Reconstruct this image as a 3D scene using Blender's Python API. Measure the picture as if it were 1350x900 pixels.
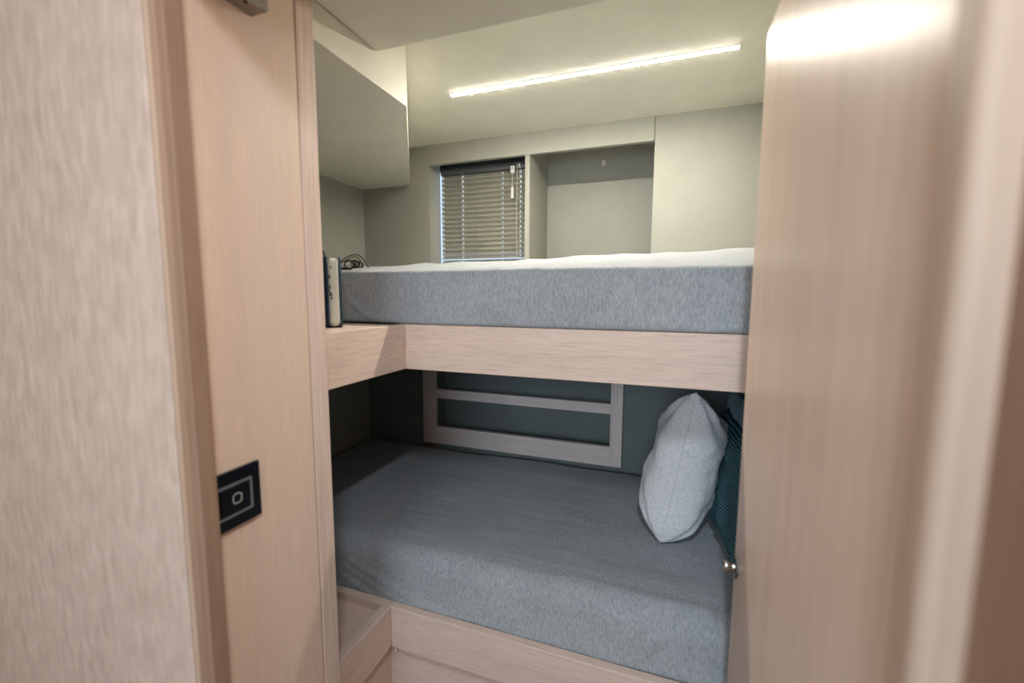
import bpy, bmesh, math, random
from mathutils import Vector, Matrix, noise

# ------------------------------------------------------------------ scene
sc = bpy.context.scene
for o in list(bpy.data.objects):
    bpy.data.objects.remove(o, do_unlink=True)
C = sc.collection
H = 1.25                                   # eye height of the photographer above the cabin sole
random.seed(4)

# camera: stands in the corridor, looks 19.7 deg left of the bunk axis and 6.1 deg down
cd = bpy.data.cameras.new('camera'); cam = bpy.data.objects.new('camera', cd); C.objects.link(cam)
yaw, pitch, roll = .34396, .10718, .004226
fw = Vector((-math.sin(yaw)*math.cos(pitch), math.cos(yaw)*math.cos(pitch), -math.sin(pitch)))
rt = Vector((math.cos(yaw), math.sin(yaw), 0)); up = rt.cross(fw)
rt, up = rt*math.cos(roll)+up*math.sin(roll), up*math.cos(roll)-rt*math.sin(roll)
cam.matrix_world = Matrix(((rt.x, up.x, -fw.x, 0), (rt.y, up.y, -fw.y, 0), (rt.z, up.z, -fw.z, H), (0, 0, 0, 1)))
cd.sensor_width = 36; cd.lens = 568.5/1350*36; cd.clip_start = .01
cd.dof.use_dof = True; cd.dof.focus_distance = 1.35; cd.dof.aperture_fstop = 1.6
sc.camera = cam

# daylight outside the boat
wd = bpy.data.worlds.new('daylight'); sc.world = wd; wd.use_nodes = True
bg = wd.node_tree.nodes['Background']
bg.inputs['Color'].default_value = (.72, .86, 1, 1); bg.inputs['Strength'].default_value = 1.3

# deck hatch in the corridor behind the camera
ld = bpy.data.lights.new('hatch_daylight', 'AREA'); lo = bpy.data.objects.new('hatch_daylight', ld); C.objects.link(lo)
ld.shape = 'RECTANGLE'; ld.size = .05; ld.size_y = .24; ld.energy = 13; ld.color = (.78, .90, 1)
lo.location = (.06, -.12, .745+H)
# soft fill lamp added behind the camera for cool frontal daylight
sd = bpy.data.lights.new('rear_fill', 'AREA'); so = bpy.data.objects.new('rear_fill', sd); C.objects.link(so)
sd.shape = 'RECTANGLE'; sd.size = .8; sd.size_y = .8; sd.energy = 27; sd.color = (.74, .88, 1)
so.location = (-.25, -1.5, .15+H); so.rotation_euler = (math.radians(86), 0, 0)

vs = sc.view_settings
vs.view_transform = 'Standard'; vs.look = 'None'; vs.gamma = 1; vs.use_curve_mapping = False
vs.exposure = -0.12

# ------------------------------------------------------------------ materials
MATS = {}
def newmat(name, rough=.6, spec=.4):
    m = bpy.data.materials.new(name); m.use_nodes = True
    b = m.node_tree.nodes['Principled BSDF']
    b.inputs['Roughness'].default_value = rough
    b.inputs['Specular IOR Level'].default_value = spec
    MATS[name] = m
    return m, m.node_tree, b
def coords(nt, scale):
    tc = nt.nodes.new('ShaderNodeTexCoord'); mp = nt.nodes.new('ShaderNodeMapping')
    mp.inputs['Scale'].default_value = scale
    nt.links.new(tc.outputs['Object'], mp.inputs['Vector']); return mp.outputs['Vector']
def noisetex(nt, vec, scale=1, detail=4, rough=.6):
    n = nt.nodes.new('ShaderNodeTexNoise'); n.inputs['Scale'].default_value = scale
    n.inputs['Detail'].default_value = detail; n.inputs['Roughness'].default_value = rough
    nt.links.new(vec, n.inputs['Vector']); return n.outputs['Fac']
def ramp(nt, fac, stops):
    r = nt.nodes.new('ShaderNodeValToRGB'); e = r.color_ramp.elements
    e[0].position, e[0].color = stops[0][0], (*stops[0][1], 1)
    e[1].position, e[1].color = stops[-1][0], (*stops[-1][1], 1)
    for p, c in stops[1:-1]:
        x = e.new(p); x.color = (*c, 1)
    nt.links.new(fac, r.inputs['Fac']); return r.outputs['Color']
def mixc(nt, f, a, b, mode='MIX'):
    m = nt.nodes.new('ShaderNodeMix'); m.data_type = 'RGBA'; m.blend_type = mode
    if isinstance(f, float): m.inputs[0].default_value = f
    else: nt.links.new(f, m.inputs[0])
    for s, v in ((m.inputs[6], a), (m.inputs[7], b)):
        if isinstance(v, tuple): s.default_value = (*v, 1)
        else: nt.links.new(v, s)
    return m.outputs[2]
def bump(nt, b, h, strength, dist=.001):
    n = nt.nodes.new('ShaderNodeBump'); n.inputs['Strength'].default_value = strength
    n.inputs['Distance'].default_value = dist
    nt.links.new(h, n.inputs['Height']); nt.links.new(n.outputs['Normal'], b.inputs['Normal'])
def math_n(nt, op, a, b=None):
    n = nt.nodes.new('ShaderNodeMath'); n.operation = op
    for i, v in enumerate((a, b)):
        if v is None: continue
        if isinstance(v, (int, float)): n.inputs[i].default_value = v
        else: nt.links.new(v, n.inputs[i])
    return n.outputs[0]

def wood(name, axis, light=(.74, .575, .485), dark=(.62, .465, .385), rough=.42, fine=1.0, blotch=.05, spec=.2):
    m, nt, b = newmat(name, rough, spec)
    s = [170*fine]*3; s[axis] = 7*fine
    s2 = [24 if blotch < .1 else 60]*3; s2[axis] = 1.2 if blotch < .1 else 20
    g1 = noisetex(nt, coords(nt, s), 1, 3, .65)
    g2 = noisetex(nt, coords(nt, s2), 1, 4, .55)
    c1 = ramp(nt, g1, [(.30, dark), (.50, light), (.78, tuple(min(1, v*1.10) for v in light))])
    c2 = ramp(nt, g2, [(.3, (1-1.4*blotch, 1-1.6*blotch, 1-1.8*blotch)), (.7, (1.04, 1.03, 1.02))])
    col = mixc(nt, 1.0, c1, c2, 'MULTIPLY')
    nt.links.new(col, b.inputs['Base Color'])
    bump(nt, b, g1, .35, .0006)
    return m
wood('oak_x', 0, fine=2.0); wood('oak_y', 1, fine=2.0); wood('oak_z', 2)
wood('oak_door', 2, (.74, .585, .49), (.69, .54, .45), .31, .55, .04, .075)
wood('oak_near', 2, (.66, .52, .435), (.63, .49, .405), .5, .6, .14)
wood('oak_panel', 2, (.74, .555, .44), (.715, .535, .425), .42, 1.6, .02)
wood('oak_lipping', 2, (.33, .205, .14), (.29, .175, .115), .5, .8)
wood('oak_jamb', 2, (.47, .345, .265), (.42, .305, .23), .5, .8)
wood('oak_tan', 2, (.56, .40, .29), (.50, .35, .25), .5, .8)
wood('oak_rack', 0, (.88, .79, .75), (.79, .69, .645), .5)
wood('oak_rack_z', 2, (.88, .79, .75), (.79, .69, .645), .5)

def vinyl(name, col, rough=.55):
    m, nt, b = newmat(name, rough, .35)
    v = coords(nt, (1, 1, 1))
    a = noisetex(nt, v, 6, 3)
    c = ramp(nt, a, [(.3, tuple(x*.95 for x in col)), (.7, tuple(min(1, x*1.04) for x in col))])
    nt.links.new(c, b.inputs['Base Color'])
    bump(nt, b, noisetex(nt, v, 900, 2), .12, .0004)
    return m
vinyl('wall_vinyl', (.36, .355, .305)); vinyl('ceiling_vinyl', (.80, .775, .65), .5)
vinyl('locker_vinyl', (.74, .71, .59), .5); vinyl('panel_vinyl', (.70, .665, .55), .6)
vinyl('shaded_vinyl', (.20, .23, .23), .6)  # wall vinyl again, with the dim cool shade under the bunks in its colour

def fabric(name, a, b_, c_, streak=(420, 70, 70), bmp=.5):
    m, nt, b = newmat(name, .92, .15)
    n1 = noisetex(nt, coords(nt, streak), 1, 3, .7)
    n2 = noisetex(nt, coords(nt, (5, 5, 5)), 1, 3)
    col = ramp(nt, n1, [(.32, a), (.5, b_), (.68, c_)])
    col = mixc(nt, 1.0, col, ramp(nt, n2, [(.3, (.9, .9, .9)), (.7, (1.06, 1.06, 1.06))]), 'MULTIPLY')
    nt.links.new(col, b.inputs['Base Color'])
    b.inputs['Sheen Weight'].default_value = .15
    bump(nt, b, n1, bmp, .0012 if bmp < .9 else .004)
    return m
fabric('grey_jersey', (.24, .255, .275), (.35, .367, .388), (.46, .478, .495), (520, 90, 90))
fabric('white_boucle', (.66, .67, .70), (.84, .85, .87), (.92, .93, .94), (150, 150, 230), 1.0)
fabric('slate_satin', (.20, .32, .38), (.22, .34, .40), (.25, .37, .43), (300, 300, 300), .1)

# chunky teal knit: rows of stitches
m, nt, b = newmat('teal_knit', .9, .15)
tc = nt.nodes.new('ShaderNodeTexCoord'); sp = nt.nodes.new('ShaderNodeSeparateXYZ')
nt.links.new(tc.outputs['UV'], sp.inputs[0])
rows = math_n(nt, 'ABSOLUTE', math_n(nt, 'SINE', math_n(nt, 'MULTIPLY', sp.outputs[1], 130)))
cols = math_n(nt, 'ABSOLUTE', math_n(nt, 'SINE', math_n(nt, 'ADD', math_n(nt, 'MULTIPLY', sp.outputs[0], 190), math_n(nt, 'MULTIPLY', rows, 1.2))))
st = math_n(nt, 'MULTIPLY', rows, math_n(nt, 'ADD', math_n(nt, 'MULTIPLY', cols, .55), .45))
nt.links.new(ramp(nt, st, [(.1, (.014, .04, .05)), (.55, (.06, .16, .19)), (.95, (.14, .30, .34))]), b.inputs['Base Color'])
bump(nt, b, st, 1.0, .004)

def plain(name, col, rough=.5, metal=0, spec=.5, scale=40, var=.06):
    m, nt, b = newmat(name, rough, spec)
    n = noisetex(nt, coords(nt, (scale, scale, scale)), 1, 2)
    nt.links.new(ramp(nt, n, [(.3, tuple(x*(1-var) for x in col)), (.7, tuple(min(1, x*(1+var)) for x in col))]), b.inputs['Base Color'])
    b.inputs['Metallic'].default_value = metal
    return m
plain('steel', (.62, .60, .57), .28, 1); plain('dull_steel', (.32, .29, .25), .42, 1)
plain('black_gloss', (.004, .005, .008), .3, 0, .25); plain('black_matte', (.012, .012, .012), .5)
plain('grey_frame', (.30, .31, .31), .35, .6); plain('icon_grey', (.55, .54, .5), .5)
plain('blind_slat', (.47, .44, .355), .45); plain('blind_dark', (.06, .065, .07), .45)
plain('cord_white', (.75, .74, .68), .6); plain('plastic_white', (.72, .71, .66), .45)
plain('navy_trim', (.012, .04, .075), .6); plain('navy_shell', (.006, .018, .035), .55)
plain('cream_print', (.66, .62, .52), .6, var=.05); plain('mouse_grey', (.09, .09, .085), .6)
plain('rubber_black', (.01, .009, .008), .45); plain('sole_wood', (.20, .13, .085), .5)
plain('dark_plate', (.10, .085, .08), .5, .6)
plain('window_frame', (.05, .05, .05), .4)
plain('wire_brown', (.03, .024, .015), .45)

m, nt, b = newmat('window_glass', .02)
b.inputs['Base Color'].default_value = (.9, .95, 1, 1); b.inputs['Transmission Weight'].default_value = 1; b.inputs['IOR'].default_value = 1.02
m, nt, b = newmat('led_diffuser', .4)
b.inputs['Emission Color'].default_value = (1, .94, .81, 1); b.inputs['Emission Strength'].default_value = 320

# ------------------------------------------------------------------ builders (world coordinates, z measured from the eye)
def up_z(v): return Vector((v[0], v[1], v[2]+H))
def add_box(bm, x0, x1, y0, y1, z0, z1, bev=0.0, seg=2):
    vs_ = [bm.verts.new(up_z((x, y, z))) for x in (x0, x1) for y in (y0, y1) for z in (z0, z1)]
    fs = []
    for q in ((0,1,3,2), (4,6,7,5), (0,4,5,1), (2,3,7,6), (0,2,6,4), (1,5,7,3)):
        fs.append(bm.faces.new([vs_[i] for i in q]))
    if bev > 0:
        es = list({e for f in fs for e in f.edges})
        bmesh.ops.bevel(bm, geom=es, offset=bev, segments=seg, affect='EDGES', profile=.5)
def add_prism(bm, pts, z0, z1, axis='z'):
    def P(a, b_, c): return up_z((a, b_, c)) if axis == 'z' else (up_z((a, c, b_)) if axis == 'y' else up_z((c, a, b_)))
    lo_ = [bm.verts.new(P(p[0], p[1], z0)) for p in pts]; hi = [bm.verts.new(P(p[0], p[1], z1)) for p in pts]
    n = len(pts)
    bm.faces.new(lo_[::-1]); bm.faces.new(hi)
    for i in range(n): bm.faces.new((lo_[i], lo_[(i+1) % n], hi[(i+1) % n], hi[i]))
def add_tube(bm, pts, r, seg=8, closed=False):
    pts = [up_z(p) for p in pts]; n = len(pts); rings = []
    prev = None
    for i, p in enumerate(pts):
        if closed: t = pts[(i+1) % n]-pts[i-1]
        else: t = pts[min(i+1, n-1)]-pts[max(i-1, 0)]
        t.normalize()
        if prev is None:
            a = t.orthogonal().normalized()
        else:
            a = (prev-t*prev.dot(t)).normalized()
        prev = a; c = t.cross(a)
        rr = r(i/(n-1)) if callable(r) else r
        rings.append([bm.verts.new(p+a*math.cos(2*math.pi*k/seg)*rr+c*math.sin(2*math.pi*k/seg)*rr) for k in range(seg)])
    m_ = n if closed else n-1
    for i in range(m_):
        A, B = rings[i], rings[(i+1) % n]
        for k in range(seg): bm.faces.new((A[k], A[(k+1) % seg], B[(k+1) % seg], B[k]))
    if not closed:
        bm.faces.new(rings[0][::-1]); bm.faces.new(rings[-1])
def add_lathe(bm, base, axis, prof, seg=20):
    base = up_z(base); axis = Vector(axis).normalized(); a = axis.orthogonal().normalized(); c = axis.cross(a); rings = []
    for (t, r) in prof:
        rings.append([bm.verts.new(base+axis*t+(a*math.cos(2*math.pi*k/seg)+c*math.sin(2*math.pi*k/seg))*max(r, 1e-5)) for k in range(seg)])
    for A, B in zip(rings, rings[1:]):
        for k in range(seg): bm.faces.new((A[k], A[(k+1) % seg], B[(k+1) % seg], B[k]))
    bm.faces.new(rings[0][::-1]); bm.faces.new(rings[-1])
def soft_box(bm, lo_, hi, r, step, disp=None):
    """rounded, evenly divided box; disp(p, n) may push vertices about"""
    lo_, hi = Vector(lo_), Vector(hi); d = hi-lo_
    n = [max(2, int(math.ceil(d[i]/step))) for i in range(3)]
    cache = {}
    def vert(i, j, k):
        key = (i, j, k)
        if key in cache: return cache[key]
        def tt(a, m_):                       # denser near the ends, so the rounding is smooth
            t = a/m_; return t
        p = Vector((lo_.x+d.x*tt(i, n[0]), lo_.y+d.y*tt(j, n[1]), lo_.z+d.z*tt(k, n[2])))
        q = Vector([min(max(p[a], lo_[a]+r), hi[a]-r) for a in range(3)])
        w = p-q
        nn = w.normalized() if w.length > 1e-9 else Vector((0, 0, 1))
        p2 = q+nn*r if w.length > 1e-9 else p
        if disp: p2 = p2+disp(p2, nn)
        v = bm.verts.new(up_z(p2)); cache[key] = v; return v
    for a in range(3):
        u, w = [(1, 2), (2, 0), (0, 1)][a]
        for side in (0, n[a]):
            for i in range(n[u]):
                for j in range(n[w]):
                    q = []
                    for (di, dj) in ((0, 0), (1, 0), (1, 1), (0, 1)):
                        idx = [0, 0, 0]; idx[a] = side; idx[u] = i+di; idx[w] = j+dj; q.append(vert(*idx))
                    if side == 0: q = q[::-1]
                    bm.faces.new(q)
def nz(p, s, seed=0): return noise.noise(Vector((p[0]*s+seed, p[1]*s+seed*1.7, p[2]*s-seed)))

def obj(name, bm, mat, parent=None, smooth=False):
    bmesh.ops.recalc_face_normals(bm, faces=bm.faces)
    xs = [v.co for v in bm.verts]
    org = Vector(((min(v.x for v in xs)+max(v.x for v in xs))/2, (min(v.y for v in xs)+max(v.y for v in xs))/2, min(v.z for v in xs)))
    for v in bm.verts: v.co -= org
    me = bpy.data.meshes.new(name); bm.to_mesh(me); bm.free()
    me.materials.append(MATS[mat])
    if smooth:
        for p in me.polygons: p.use_smooth = True
    o = bpy.data.objects.new(name, me); C.objects.link(o)
    if parent is not None:
        o.parent = parent; pw = Vector(parent['_w']); o.location = org-pw
    else: o.location = org
    o['_w'] = org[:]
    return o
def B(name, mat, box, parent=None, bev=.0, seg=2):
    bm = bmesh.new(); add_box(bm, *box, bev, seg); return obj(name, bm, mat, parent, False)
def thing(name, loc, label, cat=None, group=None, kind=None):
    o = bpy.data.objects.new(name, None); C.objects.link(o); o.empty_display_size = .05
    o.location = up_z(loc); o['_w'] = up_z(loc)[:]
    return tag(o, label, cat, group, kind)
def tag(o, label, cat=None, group=None, kind=None):
    o['label'] = label
    if cat: o['category'] = cat
    if group: o['group'] = group
    if kind: o['kind'] = kind
    return o
FL = -H
XL, XR, YB = -1.42, .33, 1.80          # cabin: hull-end wall, opposite wall, window wall

# ------------------------------------------------------------------ the setting
tag(B('floor', 'sole_wood', (-2.2, .6, -2.4, 2.3, FL-.04, FL)), 'brown wooden cabin floor below the bunks', 'floor', kind='structure')

ceil = thing('ceiling', (-.5, 1.3, .675), 'cream vinyl cabin ceiling with a lower flat panel near the door', 'ceiling', kind='structure')
B('ceiling_panel', 'ceiling_vinyl', (XL, XR, .934, YB+.32, .675, .71), ceil)
B('dropped_panel', 'panel_vinyl', (-.685, XR, .46, .934, .583, .71), ceil, .0008, 1)
B('corridor_panel', 'panel_vinyl', (-2.2, .6, -2.4, .40, .75, .79), ceil)

tag(B('wall_left', 'wall_vinyl', (XL-.04, XL, .44, 2.15, FL, .71)), 'grey-beige vinyl wall at the left end of the bunks', 'wall', kind='structure')
wq = thing('wall_right', (XR+.02, 1.2, FL), 'wall at the cushion end of the bunks, shade painted in below', 'wall', kind='structure')
B('lower_panel', 'shaded_vinyl', (XR, XR+.04, .30, 2.15, FL, -.21), wq)
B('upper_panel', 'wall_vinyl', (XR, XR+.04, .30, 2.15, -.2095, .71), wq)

wb = thing('wall_back', (-.5, YB, FL), 'olive-beige panelled wall with a window recess and an open niche', 'wall', kind='structure')
B('side_panel', 'wall_vinyl', (XL, -1.0505, YB, YB+.02, -.21, .675), wb)
B('header_panel', 'wall_vinyl', (-1.050, -.0715, YB-.005, YB+.017, .587, .675), wb, .001, 1)
B('flush_panel', 'wall_vinyl', (-.069, XR, YB-.003, YB+.017, -.21, .675), wb, .001, 1)
B('niche_return', 'wall_vinyl', (-.066, -.05, YB+.017, 2.09, -.21, .675), wb)
B('niche_back', 'wall_vinyl', (-.568, -.05, 2.09, 2.11, -.21, .675), wb)
B('divider_panel', 'wall_vinyl', (-.589, -.568, YB-.002, 2.11, -.21, .5865), wb, .001, 1)
B('divider_infill', 'wall_vinyl', (-.589, -.568, YB+.02, 2.11, .587, .675), wb)
B('window_reveal', 'wall_vinyl', (-1.070, -1.0505, YB+.02, 1.90, -.21, .675), wb)
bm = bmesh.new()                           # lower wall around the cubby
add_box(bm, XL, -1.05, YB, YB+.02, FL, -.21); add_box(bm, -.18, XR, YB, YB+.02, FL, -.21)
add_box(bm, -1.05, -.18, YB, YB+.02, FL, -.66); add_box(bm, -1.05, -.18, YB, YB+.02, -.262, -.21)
obj('lower_panel', bm, 'shaded_vinyl', wb)
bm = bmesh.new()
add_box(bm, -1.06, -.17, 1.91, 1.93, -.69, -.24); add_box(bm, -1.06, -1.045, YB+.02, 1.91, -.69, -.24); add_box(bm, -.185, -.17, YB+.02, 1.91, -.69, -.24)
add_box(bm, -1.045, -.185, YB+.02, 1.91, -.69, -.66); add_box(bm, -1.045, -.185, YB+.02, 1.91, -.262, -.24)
obj('cubby_liner', bm, 'shaded_vinyl', wb)

w = thing('window_1', (-.82, 1.95, -.10), 'small daylit window behind the venetian blind', 'window', kind='structure')
bm = bmesh.new()
add_box(bm, -1.19, -1.15, 1.90, 1.965, -.21, .675); add_box(bm, -.605, -.589, 1.945, 1.965, -.21, .675)
add_box(bm, -1.15, -.605, 1.945, 1.965, .60, .675); add_box(bm, -1.15, -.605, 1.945, 1.965, -.21, -.08)
add_box(bm, -1.15, -1.07, 1.89, 1.90, -.21, .675)
obj('frame', bm, 'window_frame', w)
B('pane', 'window_glass', (-1.15, -.605, 1.953, 1.957, -.08, .60), w)

tag(B('light_block_rear', 'oak_near', (-1.6, .6, -2.44, -2.4, FL, .79)), 'unseen oak wall added to shut ambient light out behind the camera', 'wall', kind='structure')  # added out of view, closes the corridor end against ambient light
tag(B('light_block_side', 'oak_near', (-1.64, -1.6, -2.4, .40, FL, .79)), 'unseen oak wall added to shut ambient light out on the left', 'wall', kind='structure')  # added out of view, keeps ambient light from entering on the left

# left of the doorway: bulkhead, jamb lining with a groove, casing
wf = thing('wall_front', (-1.05, .42, FL), 'pale wooden bulkhead in the near left foreground', 'wall', kind='structure')
B('facing_panel', 'oak_near', (-1.6, -.6535, .40, .44, FL, .75), wf, .0015, 2)
B('edge_lipping', 'oak_tan', (-.6532, -.6445, .4015, .44, FL, .75), wf, .002, 2)
B('casing', 'oak_lipping', (-.69, -.630, .412, .440, FL, .75), wf, .003, 3)
B('door_stop', 'oak_panel', (-.69, -.641, .440, .447, FL, .75), wf, .002, 2)
B('core', 'wall_vinyl', (XL, -.69, .44, .700, FL, .75), wf)

tr = thing('trim_1', (-.67, .58, FL), 'smooth oak jamb panel beside the bunks carrying the black switch', 'door jamb', kind='structure')
B('panel', 'oak_panel', (-.69, -.660, .447, .6585, FL, .75), tr, .0015, 2)
B('edge_strip', 'oak_z', (-.69, -.660, .6615, .706, FL, .75), tr, .003, 3)
tag(B('trim_2', 'oak_x', (-.66, .30, .40, .46, .47, .75), None, .002), 'oak door header above the cabin doorway', 'door header', kind='structure')

# right of the doorway: jamb and corridor wall
wr = thing('wall_corridor', (.2, -.4, FL), 'oak jamb and corridor wall at the right edge of the doorway', 'wall', kind='structure')
B('jamb_moulding', 'oak_jamb', (.130, .185, .268, .2995, FL, .75), wr, .008, 5)
B('corridor_lining', 'oak_lipping', (.150, .190, -2.4, .268, FL, .75), wr)
B('infill', 'oak_door', (.185, XR+.04, .27, .33, FL, .75), wr)

# ------------------------------------------------------------------ door leaf with turn latch
d = thing('door_1', (.155, .585, FL+.02), 'oak cabin door standing open along the right side', 'door', kind='structure')
B('leaf', 'oak_door', (.14, .168, .302, .870, FL+.02, .437), d, .0025, 3)
bm = bmesh.new()
yz = [(.838, -.470), (.856, -.494), (.838, -.518), (.820, -.494)]
add_prism(bm, yz, .1372, .1400, 'x'); lp = obj('latch_plate', bm, 'dark_plate', d)
bm = bmesh.new(); add_lathe(bm, (.1372, .838, -.494), (-1, 0, 0), [(0, .0075), (.003, .0065), (.008, .006), (.011, .0085), (.016, .0095), (.019, .0085), (.0215, .005), (.022, .0)], 20)
obj('latch_knob', bm, 'steel', lp, True)

# ------------------------------------------------------------------ overhead locker at the top left
lk = thing('overhead_locker', (-1.05, 1.25, .508), 'cream overhead locker hanging in the corner above the upper bunk', 'locker')
B('fascia', 'locker_vinyl', (-.706, -.688, .66, 1.058, .5105, .675), lk)
n_ = Vector((1.8-1.063, 1.155-.688)).normalized()*.018
bm = bmesh.new()
add_prism(bm, [(-.688, 1.0585), (-.688, 1.063), (-1.155, 1.798), (-1.155-n_.x, 1.798), (-.688-n_.x, 1.063-n_.y)], .5105, .675)
obj('corner_panel', bm, 'locker_vinyl', lk)
bm = bmesh.new()
add_prism(bm, [(XL, .70), (-.688, .70), (-.688, 1.063), (-1.155, 1.798), (XL, 1.798)], .508, .5104)
obj('underside_panel', bm, 'locker_vinyl', lk)

# ------------------------------------------------------------------ LED strip light
led = thing('strip_light', (-.28, 1.387, .665), 'long thin glowing strip light on the cream ceiling', 'light')
B('profile', 'plastic_white', (-.722, .160, 1.3775, 1.3965, .6736, .675), led, .0004, 1)
bm = bmesh.new(); pr = [(1.387+.0078*math.cos(a), .6735-.0012*math.sin(a)) for a in [math.pi*k/8 for k in range(9)]]
add_prism(bm, pr, -.718, .156, 'x'); obj('diffuser', bm, 'led_diffuser', led)
for x in (-.722, .156):
    bm = bmesh.new(); add_prism(bm, [(1.387+.0086*math.cos(a), .6735-.0016*math.sin(a)) for a in [math.pi*k/8 for k in range(9)]], x, x+.004, 'x')
    obj('end_cap', bm, 'plastic_white', led)

# ------------------------------------------------------------------ upper bunk
ub = thing('upper_bunk', (-.5, 1.2, -.21), 'oak upper bunk with a wide front board and a side ledge', 'bunk')
B('front_board', 'oak_x', (-.690, XR, 1.035, 1.057, -.209, -.083), ub, .0015, 2)
B('side_board', 'oak_y', (-.712, -.6905, .70, 1.057, -.209, -.083), ub, .0015, 2)
B('ledge_top', 'oak_y', (XL, -.7125, .70, 1.030, -.100, -.084), ub)
B('base_panel', 'shaded_vinyl', (XL, XR, 1.058, YB, -.19, -.172), ub)
B('ledge_underside', 'shaded_vinyl', (XL, -.7125, .70, 1.057, -.205, -.19), ub)

def fold(p, x0, z0, x1, z1, wid, amp):
    # a fold running from (x0, z0) to (x1, z1) over the front of a sheet
    dx, dz = x1-x0, z1-z0; L2 = dx*dx+dz*dz
    t = ((p.x-x0)*dx+(p.z-z0)*dz)/L2
    if t < 0 or t > 1: return 0
    e = ((p.x-x0)*dz-(p.z-z0)*dx)/math.sqrt(L2)-.02*math.sin(math.pi*t)*.5
    return amp*math.exp(-(e/wid)**2)*math.sin(math.pi*t)**.6
def mattress_disp_u(p, n):
    v = Vector((0, 0, 0)); top = max(0, n.z)
    d_ = max(0, p.y-1.05); x = p.x
    slope = .125+.055*(x+1.0)/1.3+.03*nz((x, 0, 0), 4.5, 2)+.012*nz((x, 0, 0), 13, 5)
    rise = slope*min(d_, .42) if d_ < .42 else slope*.42*max(0, 1-(d_-.42)/.45)
    v.z += top*(rise+.004*nz((x, 0, 0), 3.1, 2)+.0012*nz((x, p.y, 0), 30, 4))
    fr = max(0, -n.y)
    v.y += fr*(.005*nz(p, 6, 1)+.0015*nz((p.x+p.z*1.1, 0, p.z), 26, 3))
    v.y -= fr*(fold(p, -.93, .03, -.77, -.083, .006, .006)+fold(p, .03, -.083, .20, -.05, .006, .006)+fold(p, .06, -.083, .2, -.072, .005, .005)+fold(p, -.97, .06, -.84, .03, .007, .006))
    return v
um = thing('upper_mattress', (-.55, 1.4, -.083), 'grey jersey-covered mattress on the upper bunk, brightly lit on top', 'mattress')
bm = bmesh.new(); soft_box(bm, (XL+.01, 1.040, -.083), (XR-.01, YB-.01, .068), .012, .009, mattress_disp_u)
obj('fitted_sheet', bm, 'grey_jersey', um, True)
def arc(p, q, sag, n=14):
    p, q, sag = Vector(p), Vector(q), Vector(sag)
    return [tuple(p.lerp(q, i/n)+sag*math.sin(math.pi*i/n)) for i in range(n+1)]

# ------------------------------------------------------------------ lower bunk
lb = thing('lower_bunk', (-.5, 1.2, FL), 'oak lower bunk base with a front board and a recessed side step', 'bunk')
B('front_board', 'oak_x', (-.690, XR, .935, .958, -.984, -.862), lb, .002, 2)
B('rear_rim', 'oak_x', (XL, -.7185, .935, .958, -.984, -.862), lb, .0015, 2)
B('side_board', 'oak_y', (-.718, -.6905, .70, .958, -.984, -.862), lb, .002, 2)
B('step_lid', 'oak_panel', (XL, -.7185, .70, .934, -.905, -.886), lb)
B('kick_panel', 'oak_x', (-.712, XR, .960, .975, FL, -.9845), lb)
B('side_kick_panel', 'oak_y', (-.730, -.7125, .70, .975, FL, -.9845), lb)
B('slat_base', 'shaded_vinyl', (XL, XR, .9585, YB, -.972, -.952), lb)

def mattress_disp_l(p, n):
    v = Vector((0, 0, 0)); top, fr = max(0, n.z), max(0, -n.y)
    t = max(0, min(1, (p.z+.862)/.14)); q = max(0, 1-(p.y-.95)/.16)
    v.z += top*(.006*nz(p, 3.0, 4)+.0010*nz((p.x*.35, p.y*2.2, 0), 16, 7)-.010*q*q)
    v.z += top*.0035*max(0, nz((p.x*1.3+p.y*.4, p.y*7, 0), 3.2, 11)-.15)
    v.y += fr*(.006*nz(p, 4, 3)+.0014*nz((p.x+p.z, 0, p.z), 22, 6))+.035*t*q
    for x0, z0, x1, z1 in ((-.92, -.775, -.44, -.880), (-.92, -.80, -.52, -.880), (-.92, -.825, -.60, -.885), (-.30, -.80, -.36, -.86), (.02, -.78, -.02, -.85)):
        v.y -= fr**.5*fold(p, x0, z0, x1, z1, .007, .0075)
    if p.z < -.858: v.y = max(v.y, .9588-p.y)
    return v
lm = thing('lower_mattress', (-.55, 1.4, -.862), 'grey jersey-covered mattress on the lower bunk', 'mattress')
bm = bmesh.new(); soft_box(bm, (XL+.01, .962, -.945), (XR-.01, YB-.012, -.724), .052, .0085, mattress_disp_l)
obj('fitted_sheet', bm, 'grey_jersey', lm, True)
# ------------------------------------------------------------------ face frame of the cubby on the back wall
rk = thing('wall_rack', (-.62, YB, -.713), 'pale wooden rack frame with two rails on the lower back wall', 'rack')
for x0, x1 in ((-1.093, -1.026), (-.203, -.154)):
    B('stile', 'oak_rack_z', (x0, x1, YB-.022, YB-.0005, -.713, -.225), rk, .0015, 2)
B('rail', 'oak_rack', (-1.026, -.203, YB-.022, YB-.0005, -.713, -.629), rk, .0015, 2)
B('rail', 'oak_rack', (-1.026, -.203, YB-.022, YB-.0005, -.489, -.446), rk, .0015, 2)
B('rail', 'oak_rack', (-1.026, -.203, YB-.022, YB-.0005, -.29, -.225), rk, .0015, 2)

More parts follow.
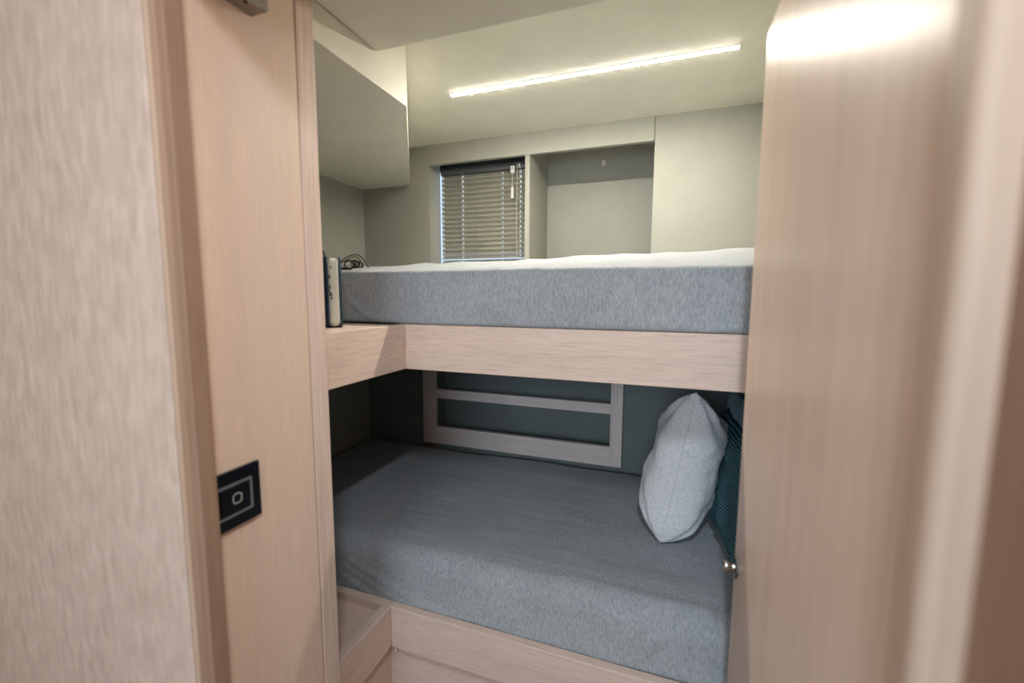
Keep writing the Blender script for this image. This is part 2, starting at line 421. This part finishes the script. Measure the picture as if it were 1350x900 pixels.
# ------------------------------------------------------------------ venetian blind
bl = thing('venetian_blind', (-.82, 1.88, .0), 'beige venetian blind, slats almost closed, over the cabin window', 'blind')
X0, X1 = -1.031, -.597
B('headrail', 'blind_dark', (X0, X1, 1.868, 1.895, .556, .586), bl, .002, 2)
holes = (-1.022, -.918, -.720, -.634)
def slat_mesh(tilt, wd_=.0286):
    bm = bmesh.new(); xs = [X0]
    for h in holes: xs += [h-.002, h+.002]
    xs.append(X1); nv = 6; rows_ = []
    for j in range(nv+1):
        s = (j/nv-.5); y = s*wd_; z = .0026*(1-4*s*s)
        c, sn = math.cos(tilt), math.sin(tilt)
        rows_.append([bm.verts.new((x, y*c-z*sn, y*sn+z*c)) for x in xs])
    for j in range(nv):
        for i in range(len(xs)-1):
            if i % 2 == 1 and j in (2, 3): continue          # cord slots
            bm.faces.new((rows_[j][i], rows_[j][i+1], rows_[j+1][i+1], rows_[j+1][i]))
    bmesh.ops.solidify(bm, geom=bm.faces[:], thickness=.0004)
    bmesh.ops.recalc_face_normals(bm, faces=bm.faces)
    me = bpy.data.meshes.new('slat'); bm.to_mesh(me); bm.free(); me.materials.append(MATS['blind_slat'])
    for p in me.polygons: p.use_smooth = True
    return me
mshut, mopen = slat_mesh(math.radians(66)), slat_mesh(math.radians(42))
bw = Vector(bl['_w'])
for i in range(27):
    z = .545-i*.0216
    o = bpy.data.objects.new('slat', mopen if i in (17, 18) else mshut); C.objects.link(o); o.parent = bl
    o.location = Vector((0, 1.882, z+H))-bw
B('bottom_rail', 'blind_slat', (X0, X1, 1.872, 1.892, -.052, -.040), bl, .002, 2)
for h in (-1.022, -.918, -.634):
    bm = bmesh.new(); add_tube(bm, [(h, 1.8675, .56), (h, 1.8675, -.045)], .0009, 6); obj('ladder_cord', bm, 'cord_white', bl)
bm = bmesh.new(); add_tube(bm, [(-.645, 1.862, .575), (-.645, 1.860, .47), (-.647, 1.860, .40), (-.645, 1.860, .2), (-.645, 1.86, .02)], .0011, 6); obj('lift_cord', bm, 'cord_white', bl)
# cord lock and tassel
cl = B('cord_lock', 'plastic_white', (-.676, -.658, 1.856, 1.868, .537, .566), bl, .002, 2)
bm = bmesh.new(); add_tube(bm, [(-.667, 1.8555, .556), (-.667, 1.853, .556)], .004, 10); obj('lock_hole', bm, 'blind_dark', cl)
bm = bmesh.new(); add_tube(bm, [(-.667, 1.859, .54), (-.667, 1.858, .47)], .0010, 6); obj('pull_cord', bm, 'cord_white', cl)
bm = bmesh.new(); add_lathe(bm, (-.667, 1.858, .478), (0, 0, -1), [(0, .004), (.004, .0065), (.012, .0055), (.040, .0062), (.048, .0070), (.050, .003)], 12)
obj('tassel', bm, 'plastic_white', bl)
B('bracket', 'plastic_white', (-.640, -.634, 1.864, 1.868, .560, .578), bl, .001, 1)

# ------------------------------------------------------------------ small hook in the niche
hk = thing('wall_hook', (-.302, 2.08, .59), 'tiny clear hook on the back of the open niche', 'hook')
bm = bmesh.new(); add_prism(bm, [(-.302+.009*math.cos(a), .607+.014*math.sin(a)) for a in [2*math.pi*k/20 for k in range(20)]], 2.087, 2.090, 'y')
obj('back_plate', bm, 'plastic_white', hk)
bm = bmesh.new(); add_tube(bm, [(-.302, 2.087, .608), (-.302, 2.080, .604), (-.302, 2.076, .596), (-.302, 2.072, .592), (-.302, 2.068, .598)], .0022, 8)
obj('hook_arm', bm, 'steel', hk, True)

# ------------------------------------------------------------------ light switch
sw = thing('light_switch', (-.659, .485, -.382), 'black square light switch on the oak jamb panel', 'switch')
B('plate', 'black_gloss', (-.6598, -.6535, .440, .530, -.382, -.285), sw, .0012, 2)
def ring(name, mat, y0, y1, z0, z1, t, x0, x1, par, rad=.0):
    bm = bmesh.new()
    def rr(y0, y1, z0, z1, r):
        if r <= 0: return [(y0, z0), (y1, z0), (y1, z1), (y0, z1)]
        out = []
        for cx, cz, a0 in ((y1-r, z1-r, 0), (y0+r, z1-r, 90), (y0+r, z0+r, 180), (y1-r, z0+r, 270)):
            out += [(cx+r*math.cos(math.radians(a0+a)), cz+r*math.sin(math.radians(a0+a))) for a in (0, 30, 60, 90)]
        return out
    a = rr(y0, y1, z0, z1, rad); b_ = rr(y0+t, y1-t, z0+t, z1-t, max(rad-t, rad*.5) if rad > 0 else 0)
    V = [[bm.verts.new(up_z((x, p[0], p[1]))) for p in L] for L in (a, b_) for x in (x0, x1)]
    n = len(a)
    for i in range(n):
        j = (i+1) % n
        bm.faces.new((V[0][i], V[0][j], V[1][j], V[1][i])); bm.faces.new((V[2][i], V[3][i], V[3][j], V[2][j]))
        bm.faces.new((V[1][i], V[1][j], V[3][j], V[3][i])); bm.faces.new((V[0][i], V[2][i], V[2][j], V[0][j]))
    return obj(name, bm, mat, par)
ring('bezel', 'grey_frame', .450, .513, -.3610, -.3065, .0035, -.6535, -.6515, sw)
B('rocker', 'black_gloss', (-.6535, -.6505, .457, .506, -.3560, -.3105), sw, .0015, 2)
ring('icon', 'icon_grey', .4765, .4925, -.341, -.324, .0014, -.6505, -.6501, sw, .005)

# ------------------------------------------------------------------ metal door catch at the top of the jamb panel
dc = thing('door_catch', (-.645, .56, .452), 'small dull metal door catch high on the left jamb panel', 'door catch')
B('body', 'dull_steel', (-.6598, -.622, .522, .570, .450, .52), dc, .002, 2)
B('face_plate', 'dull_steel', (-.622, -.619, .520, .550, .444, .52), dc, .0006, 1)
bm = bmesh.new(); add_lathe(bm, (-.634, .538, .4502), (0, 0, -1), [(0, .004), (.0008, .004), (.0009, .003)], 14); obj('screw', bm, 'black_matte', dc)
bm = bmesh.new(); add_lathe(bm, (-.640, .568, .468), (0, 1, 0), [(0, .007), (.006, .007), (.008, .005)], 14); obj('roller', bm, 'steel', dc, True)

# ------------------------------------------------------------------ cushions
def cushion(name, size, thick, label, cat, mat, mtx, seam_mat, band=None, n=56, seed=0, group=None, slump=0.0, belly=0.0):
    w_, h_ = size
    root = thing(name, (0, 0, 0), label, cat, group)
    root.location = mtx.translation; root['_w'] = (0, 0, 0)
    root.rotation_euler = mtx.to_euler()
    def P(u, v, side):
        pinch = .075
        x = u*w_/2*(1-pinch*(1-v*v)); z = v*h_/2*(1-pinch*(1-u*u))
        e = max(0, (1-u**4))*max(0, (1-v**4))
        t = thick/2*e**.46*(1-belly*v)
        if v > 0: z *= 1-slump*(u+1)/2*v
        p = Vector((x, side*t, z))
        k = nz((x, z, side), 6, seed)*.010+nz((x, z*.6, side), 15, seed+3)*.011+nz((x, z, side), 34, seed+6)*.004
        p.y += side*k*e**.3*1.2
        # soft folds that run out of the corners
        for cu, cv in ((1, 1), (1, -1), (-1, 1), (-1, -1)):
            dx, dz = u-cu, v-cv; r = math.hypot(dx, dz)
            if r < .9: p.y += side*.012*math.sin(math.atan2(dz, dx)*9+seed)*max(0, 1-r/.9)*min(1, r*4)
        return p
    bm = bmesh.new(); uvl = bm.loops.layers.uv.new('uv'); G = {}
    for side in (-1, 1):
        for i in range(n+1):
            for j in range(n+1):
                u, v = math.sin((i/n-.5)*math.pi)*.55+(2*i/n-1)*.45, math.sin((j/n-.5)*math.pi)*.55+(2*j/n-1)*.45
                edge = i in (0, n) or j in (0, n)
                key = (i, j, 0 if edge else side)
                if key not in G:
                    q = P(u, v, 0 if edge else side); G[key] = (bm.verts.new(q), (u, v))
        for i in range(n):
            for j in range(n):
                q = []
                for a, c in ((i, j), (i+1, j), (i+1, j+1), (i, j+1)):
                    q.append(G[(a, c, 0 if (a in (0, n) or c in (0, n)) else side)])
                f = bm.faces.new([x[0] for x in (q if side < 0 else q[::-1])])
                uv = {x[0]: x[1] for x in q}
                for l in f.loops: l[uvl].uv = ((uv[l.vert][0]+1)/2, (uv[l.vert][1]+1)/2)
    me = bpy.data.meshes.new('cover'); bm.to_mesh(me); bm.free(); me.materials.append(MATS[mat])
    for p in me.polygons: p.use_smooth = True
    o = bpy.data.objects.new('cover', me); C.objects.link(o); o.parent = root
    pts = []
    for k in range(n): pts.append((k/n*2-1, -1))
    for k in range(n): pts.append((1, k/n*2-1))
    for k in range(n): pts.append((1-k/n*2, 1))
    for k in range(n): pts.append((-1, 1-k/n*2))
    bm = bmesh.new(); add_tube(bm, [tuple(P(u, v, 0)-Vector((0, 0, H))) for u, v in pts], .0016, 6, True)
    me = bpy.data.meshes.new('seam'); bm.to_mesh(me); bm.free(); me.materials.append(MATS[seam_mat])
    for p in me.polygons: p.use_smooth = True
    o = bpy.data.objects.new('seam', me); C.objects.link(o); o.parent = root
    return root
def pose(loc, yaw_, lean, roll_=0):
    # local x = width, local y = thickness, local z = height
    return Matrix.Translation(up_z(loc)) @ Matrix.Rotation(yaw_, 4, 'Z') @ Matrix.Rotation(lean, 4, 'X') @ Matrix.Rotation(roll_, 4, 'Y')
R_ = math.radians
cushion('white_cushion', (.40, .47), .205, 'white textured cushion standing on edge on the lower bunk', 'cushion', 'white_boucle', pose((.088, 1.450, -.482), R_(78), R_(10), R_(-2)), 'white_boucle', seed=2, group='cushions on the lower bunk', slump=.80, belly=.16)
cushion('teal_cushion', (.44, .36), .11, 'dark teal knitted cushion tucked behind the white cushion', 'cushion', 'teal_knit', pose((.216, 1.335, -.540), R_(96), R_(5), R_(0)), 'navy_trim', seed=5, group='cushions on the lower bunk')
cushion('slate_cushion', (.40, .42), .07, 'smooth slate-blue cushion standing behind the teal knitted one', 'cushion', 'slate_satin', pose((.252, 1.40, -.512), R_(95), R_(-5), R_(0)), 'slate_satin', seed=8, group='cushions on the lower bunk')

# ------------------------------------------------------------------ bag and cable on the side ledge
def local_obj(name, bm, mat, root, smooth=True):
    bmesh.ops.recalc_face_normals(bm, faces=bm.faces)
    me = bpy.data.meshes.new(name); bm.to_mesh(me); bm.free(); me.materials.append(MATS[mat])
    for p in me.polygons: p.use_smooth = smooth
    o = bpy.data.objects.new(name, me); C.objects.link(o); o.parent = root; return o
bg_ = thing('zip_case', (-.784, .868, -.0835), 'cream and navy soft case standing on the upper bunk ledge', 'case')
bg_.rotation_euler = (0, 0, R_(40))
def low(p): return (p[0], p[1], p[2]-H)
bm = bmesh.new(); soft_box(bm, low((-.0155, 0, .002)), low((.0155, .11, .174)), .0145, .005); gus = local_obj('gusset', bm, 'cream_print', bg_)
bm = bmesh.new(); soft_box(bm, low((-.032, -.002, .0)), low((-.0145, .11, .170)), .008, .005); local_obj('side_shell', bm, 'navy_shell', bg_)
bm = bmesh.new(); soft_box(bm, low((.0145, .006, .0)), low((.0175, .11, .166)), .0014, .004); local_obj('back_shell', bm, 'navy_shell', bg_)
def outline(x, y0, y1, z0, z1, r):
    pts = []
    for cy, cz, a0 in ((y1-r, z1-r, 0), (y0+r, z1-r, 90), (y0+r, z0+r, 180), (y1-r, z0+r, 270)):
        pts += [low((x, cy+r*math.cos(R_(a0+a)), cz+r*math.sin(R_(a0+a)))) for a in (0, 18, 36, 54, 72, 90)]
    return pts
for x in (-.0135, .0150):
    bm = bmesh.new(); add_tube(bm, outline(x, -.0015, .111, .002, .175, .016), .0022, 8, True); local_obj('piping', bm, 'navy_trim', bg_)
for z, wd_, x in ((.128, .0032, -.0085), (.102, .003, -.0078), (.084, .004, -.0062), (.074, .0026, -.0045), (.150, .0022, -.004), (.092, .0018, -.0100)):   # printed figures along the gusset
    bm = bmesh.new(); add_prism(bm, [(x+wd_*a, z+wd_*1.3*c-H) for a, c in ((-.8, -.9), (.3, -1), (.9, -.2), (.4, .5), (.7, 1), (-.3, .8), (-.9, .2))], -.0012, .003, 'y')
    local_obj('print', bm, 'mouse_grey', gus, False)
bm = bmesh.new(); add_tube(bm, [low((-.024+.000*k, .020+.0125*k, .168+.022*math.sin(math.pi*k/6))) for k in range(7)], .0055, 10); local_obj('handle', bm, 'rubber_black', bg_)

wc = thing('coiled_cable', (-.88, 1.058, .07), 'dark coiled cable lying on the left end of the upper mattress', 'cable')
bm = bmesh.new(); add_tube(bm, arc((-.945, 1.075, .096), (-.828, 1.062, .078), (.012, 0, .030), 20), .0016, 8); obj('loop', bm, 'wire_brown', wc, True)
bm = bmesh.new(); add_tube(bm, arc((-.945, 1.078, .092), (-.846, 1.060, .078), (.018, 0, .026), 20), .0012, 8); obj('loop', bm, 'wire_brown', wc, True)
for cx, cz, rr_, tw in ((-.868, .0885, .0125, .2), (-.862, .0895, .0095, .9), (-.872, .088, .0085, -.6), (-.888, .0875, .014, .4), (-.852, .087, .010, 1.1)):
    bm = bmesh.new(); add_tube(bm, [(cx+rr_*math.cos(a)*math.cos(tw), 1.052+rr_*math.cos(a)*math.sin(tw), cz+rr_*.85*math.sin(a)) for a in [2*math.pi*k/18 for k in range(18)]], .0021, 8, True)
    obj('coil', bm, 'rubber_black', wc, True)
ch = thing('charger_block', (-.915, 1.068, .074), 'pale rounded charger lying beside the coiled cable', 'charger')
bm = bmesh.new(); soft_box(bm, (-.965, 1.066, .0785), (-.895, 1.084, .0925), .006, .004); obj('body', bm, 'plastic_white', ch, True)
bm = bmesh.new(); soft_box(bm, (-.965, 1.064, .0735), (-.898, 1.078, .0785), .002, .003); obj('base', bm, 'black_matte', ch, True)

# loose end of a wire poking out under the front board of the lower bunk
we = thing('wire_end', (-.686, .945, -1.0), 'tiny white wire end poking out under the lower bunk corner', 'wire')
bm = bmesh.new(); add_tube(bm, [(-.681, .955, -.985), (-.682, .948, -.990), (-.684, .944, -.998), (-.683, .943, -1.004)], lambda t: .0012+.0016*t, 8); obj('sheath', bm, 'cord_white', we, True)

bpy.context.view_layer.update()
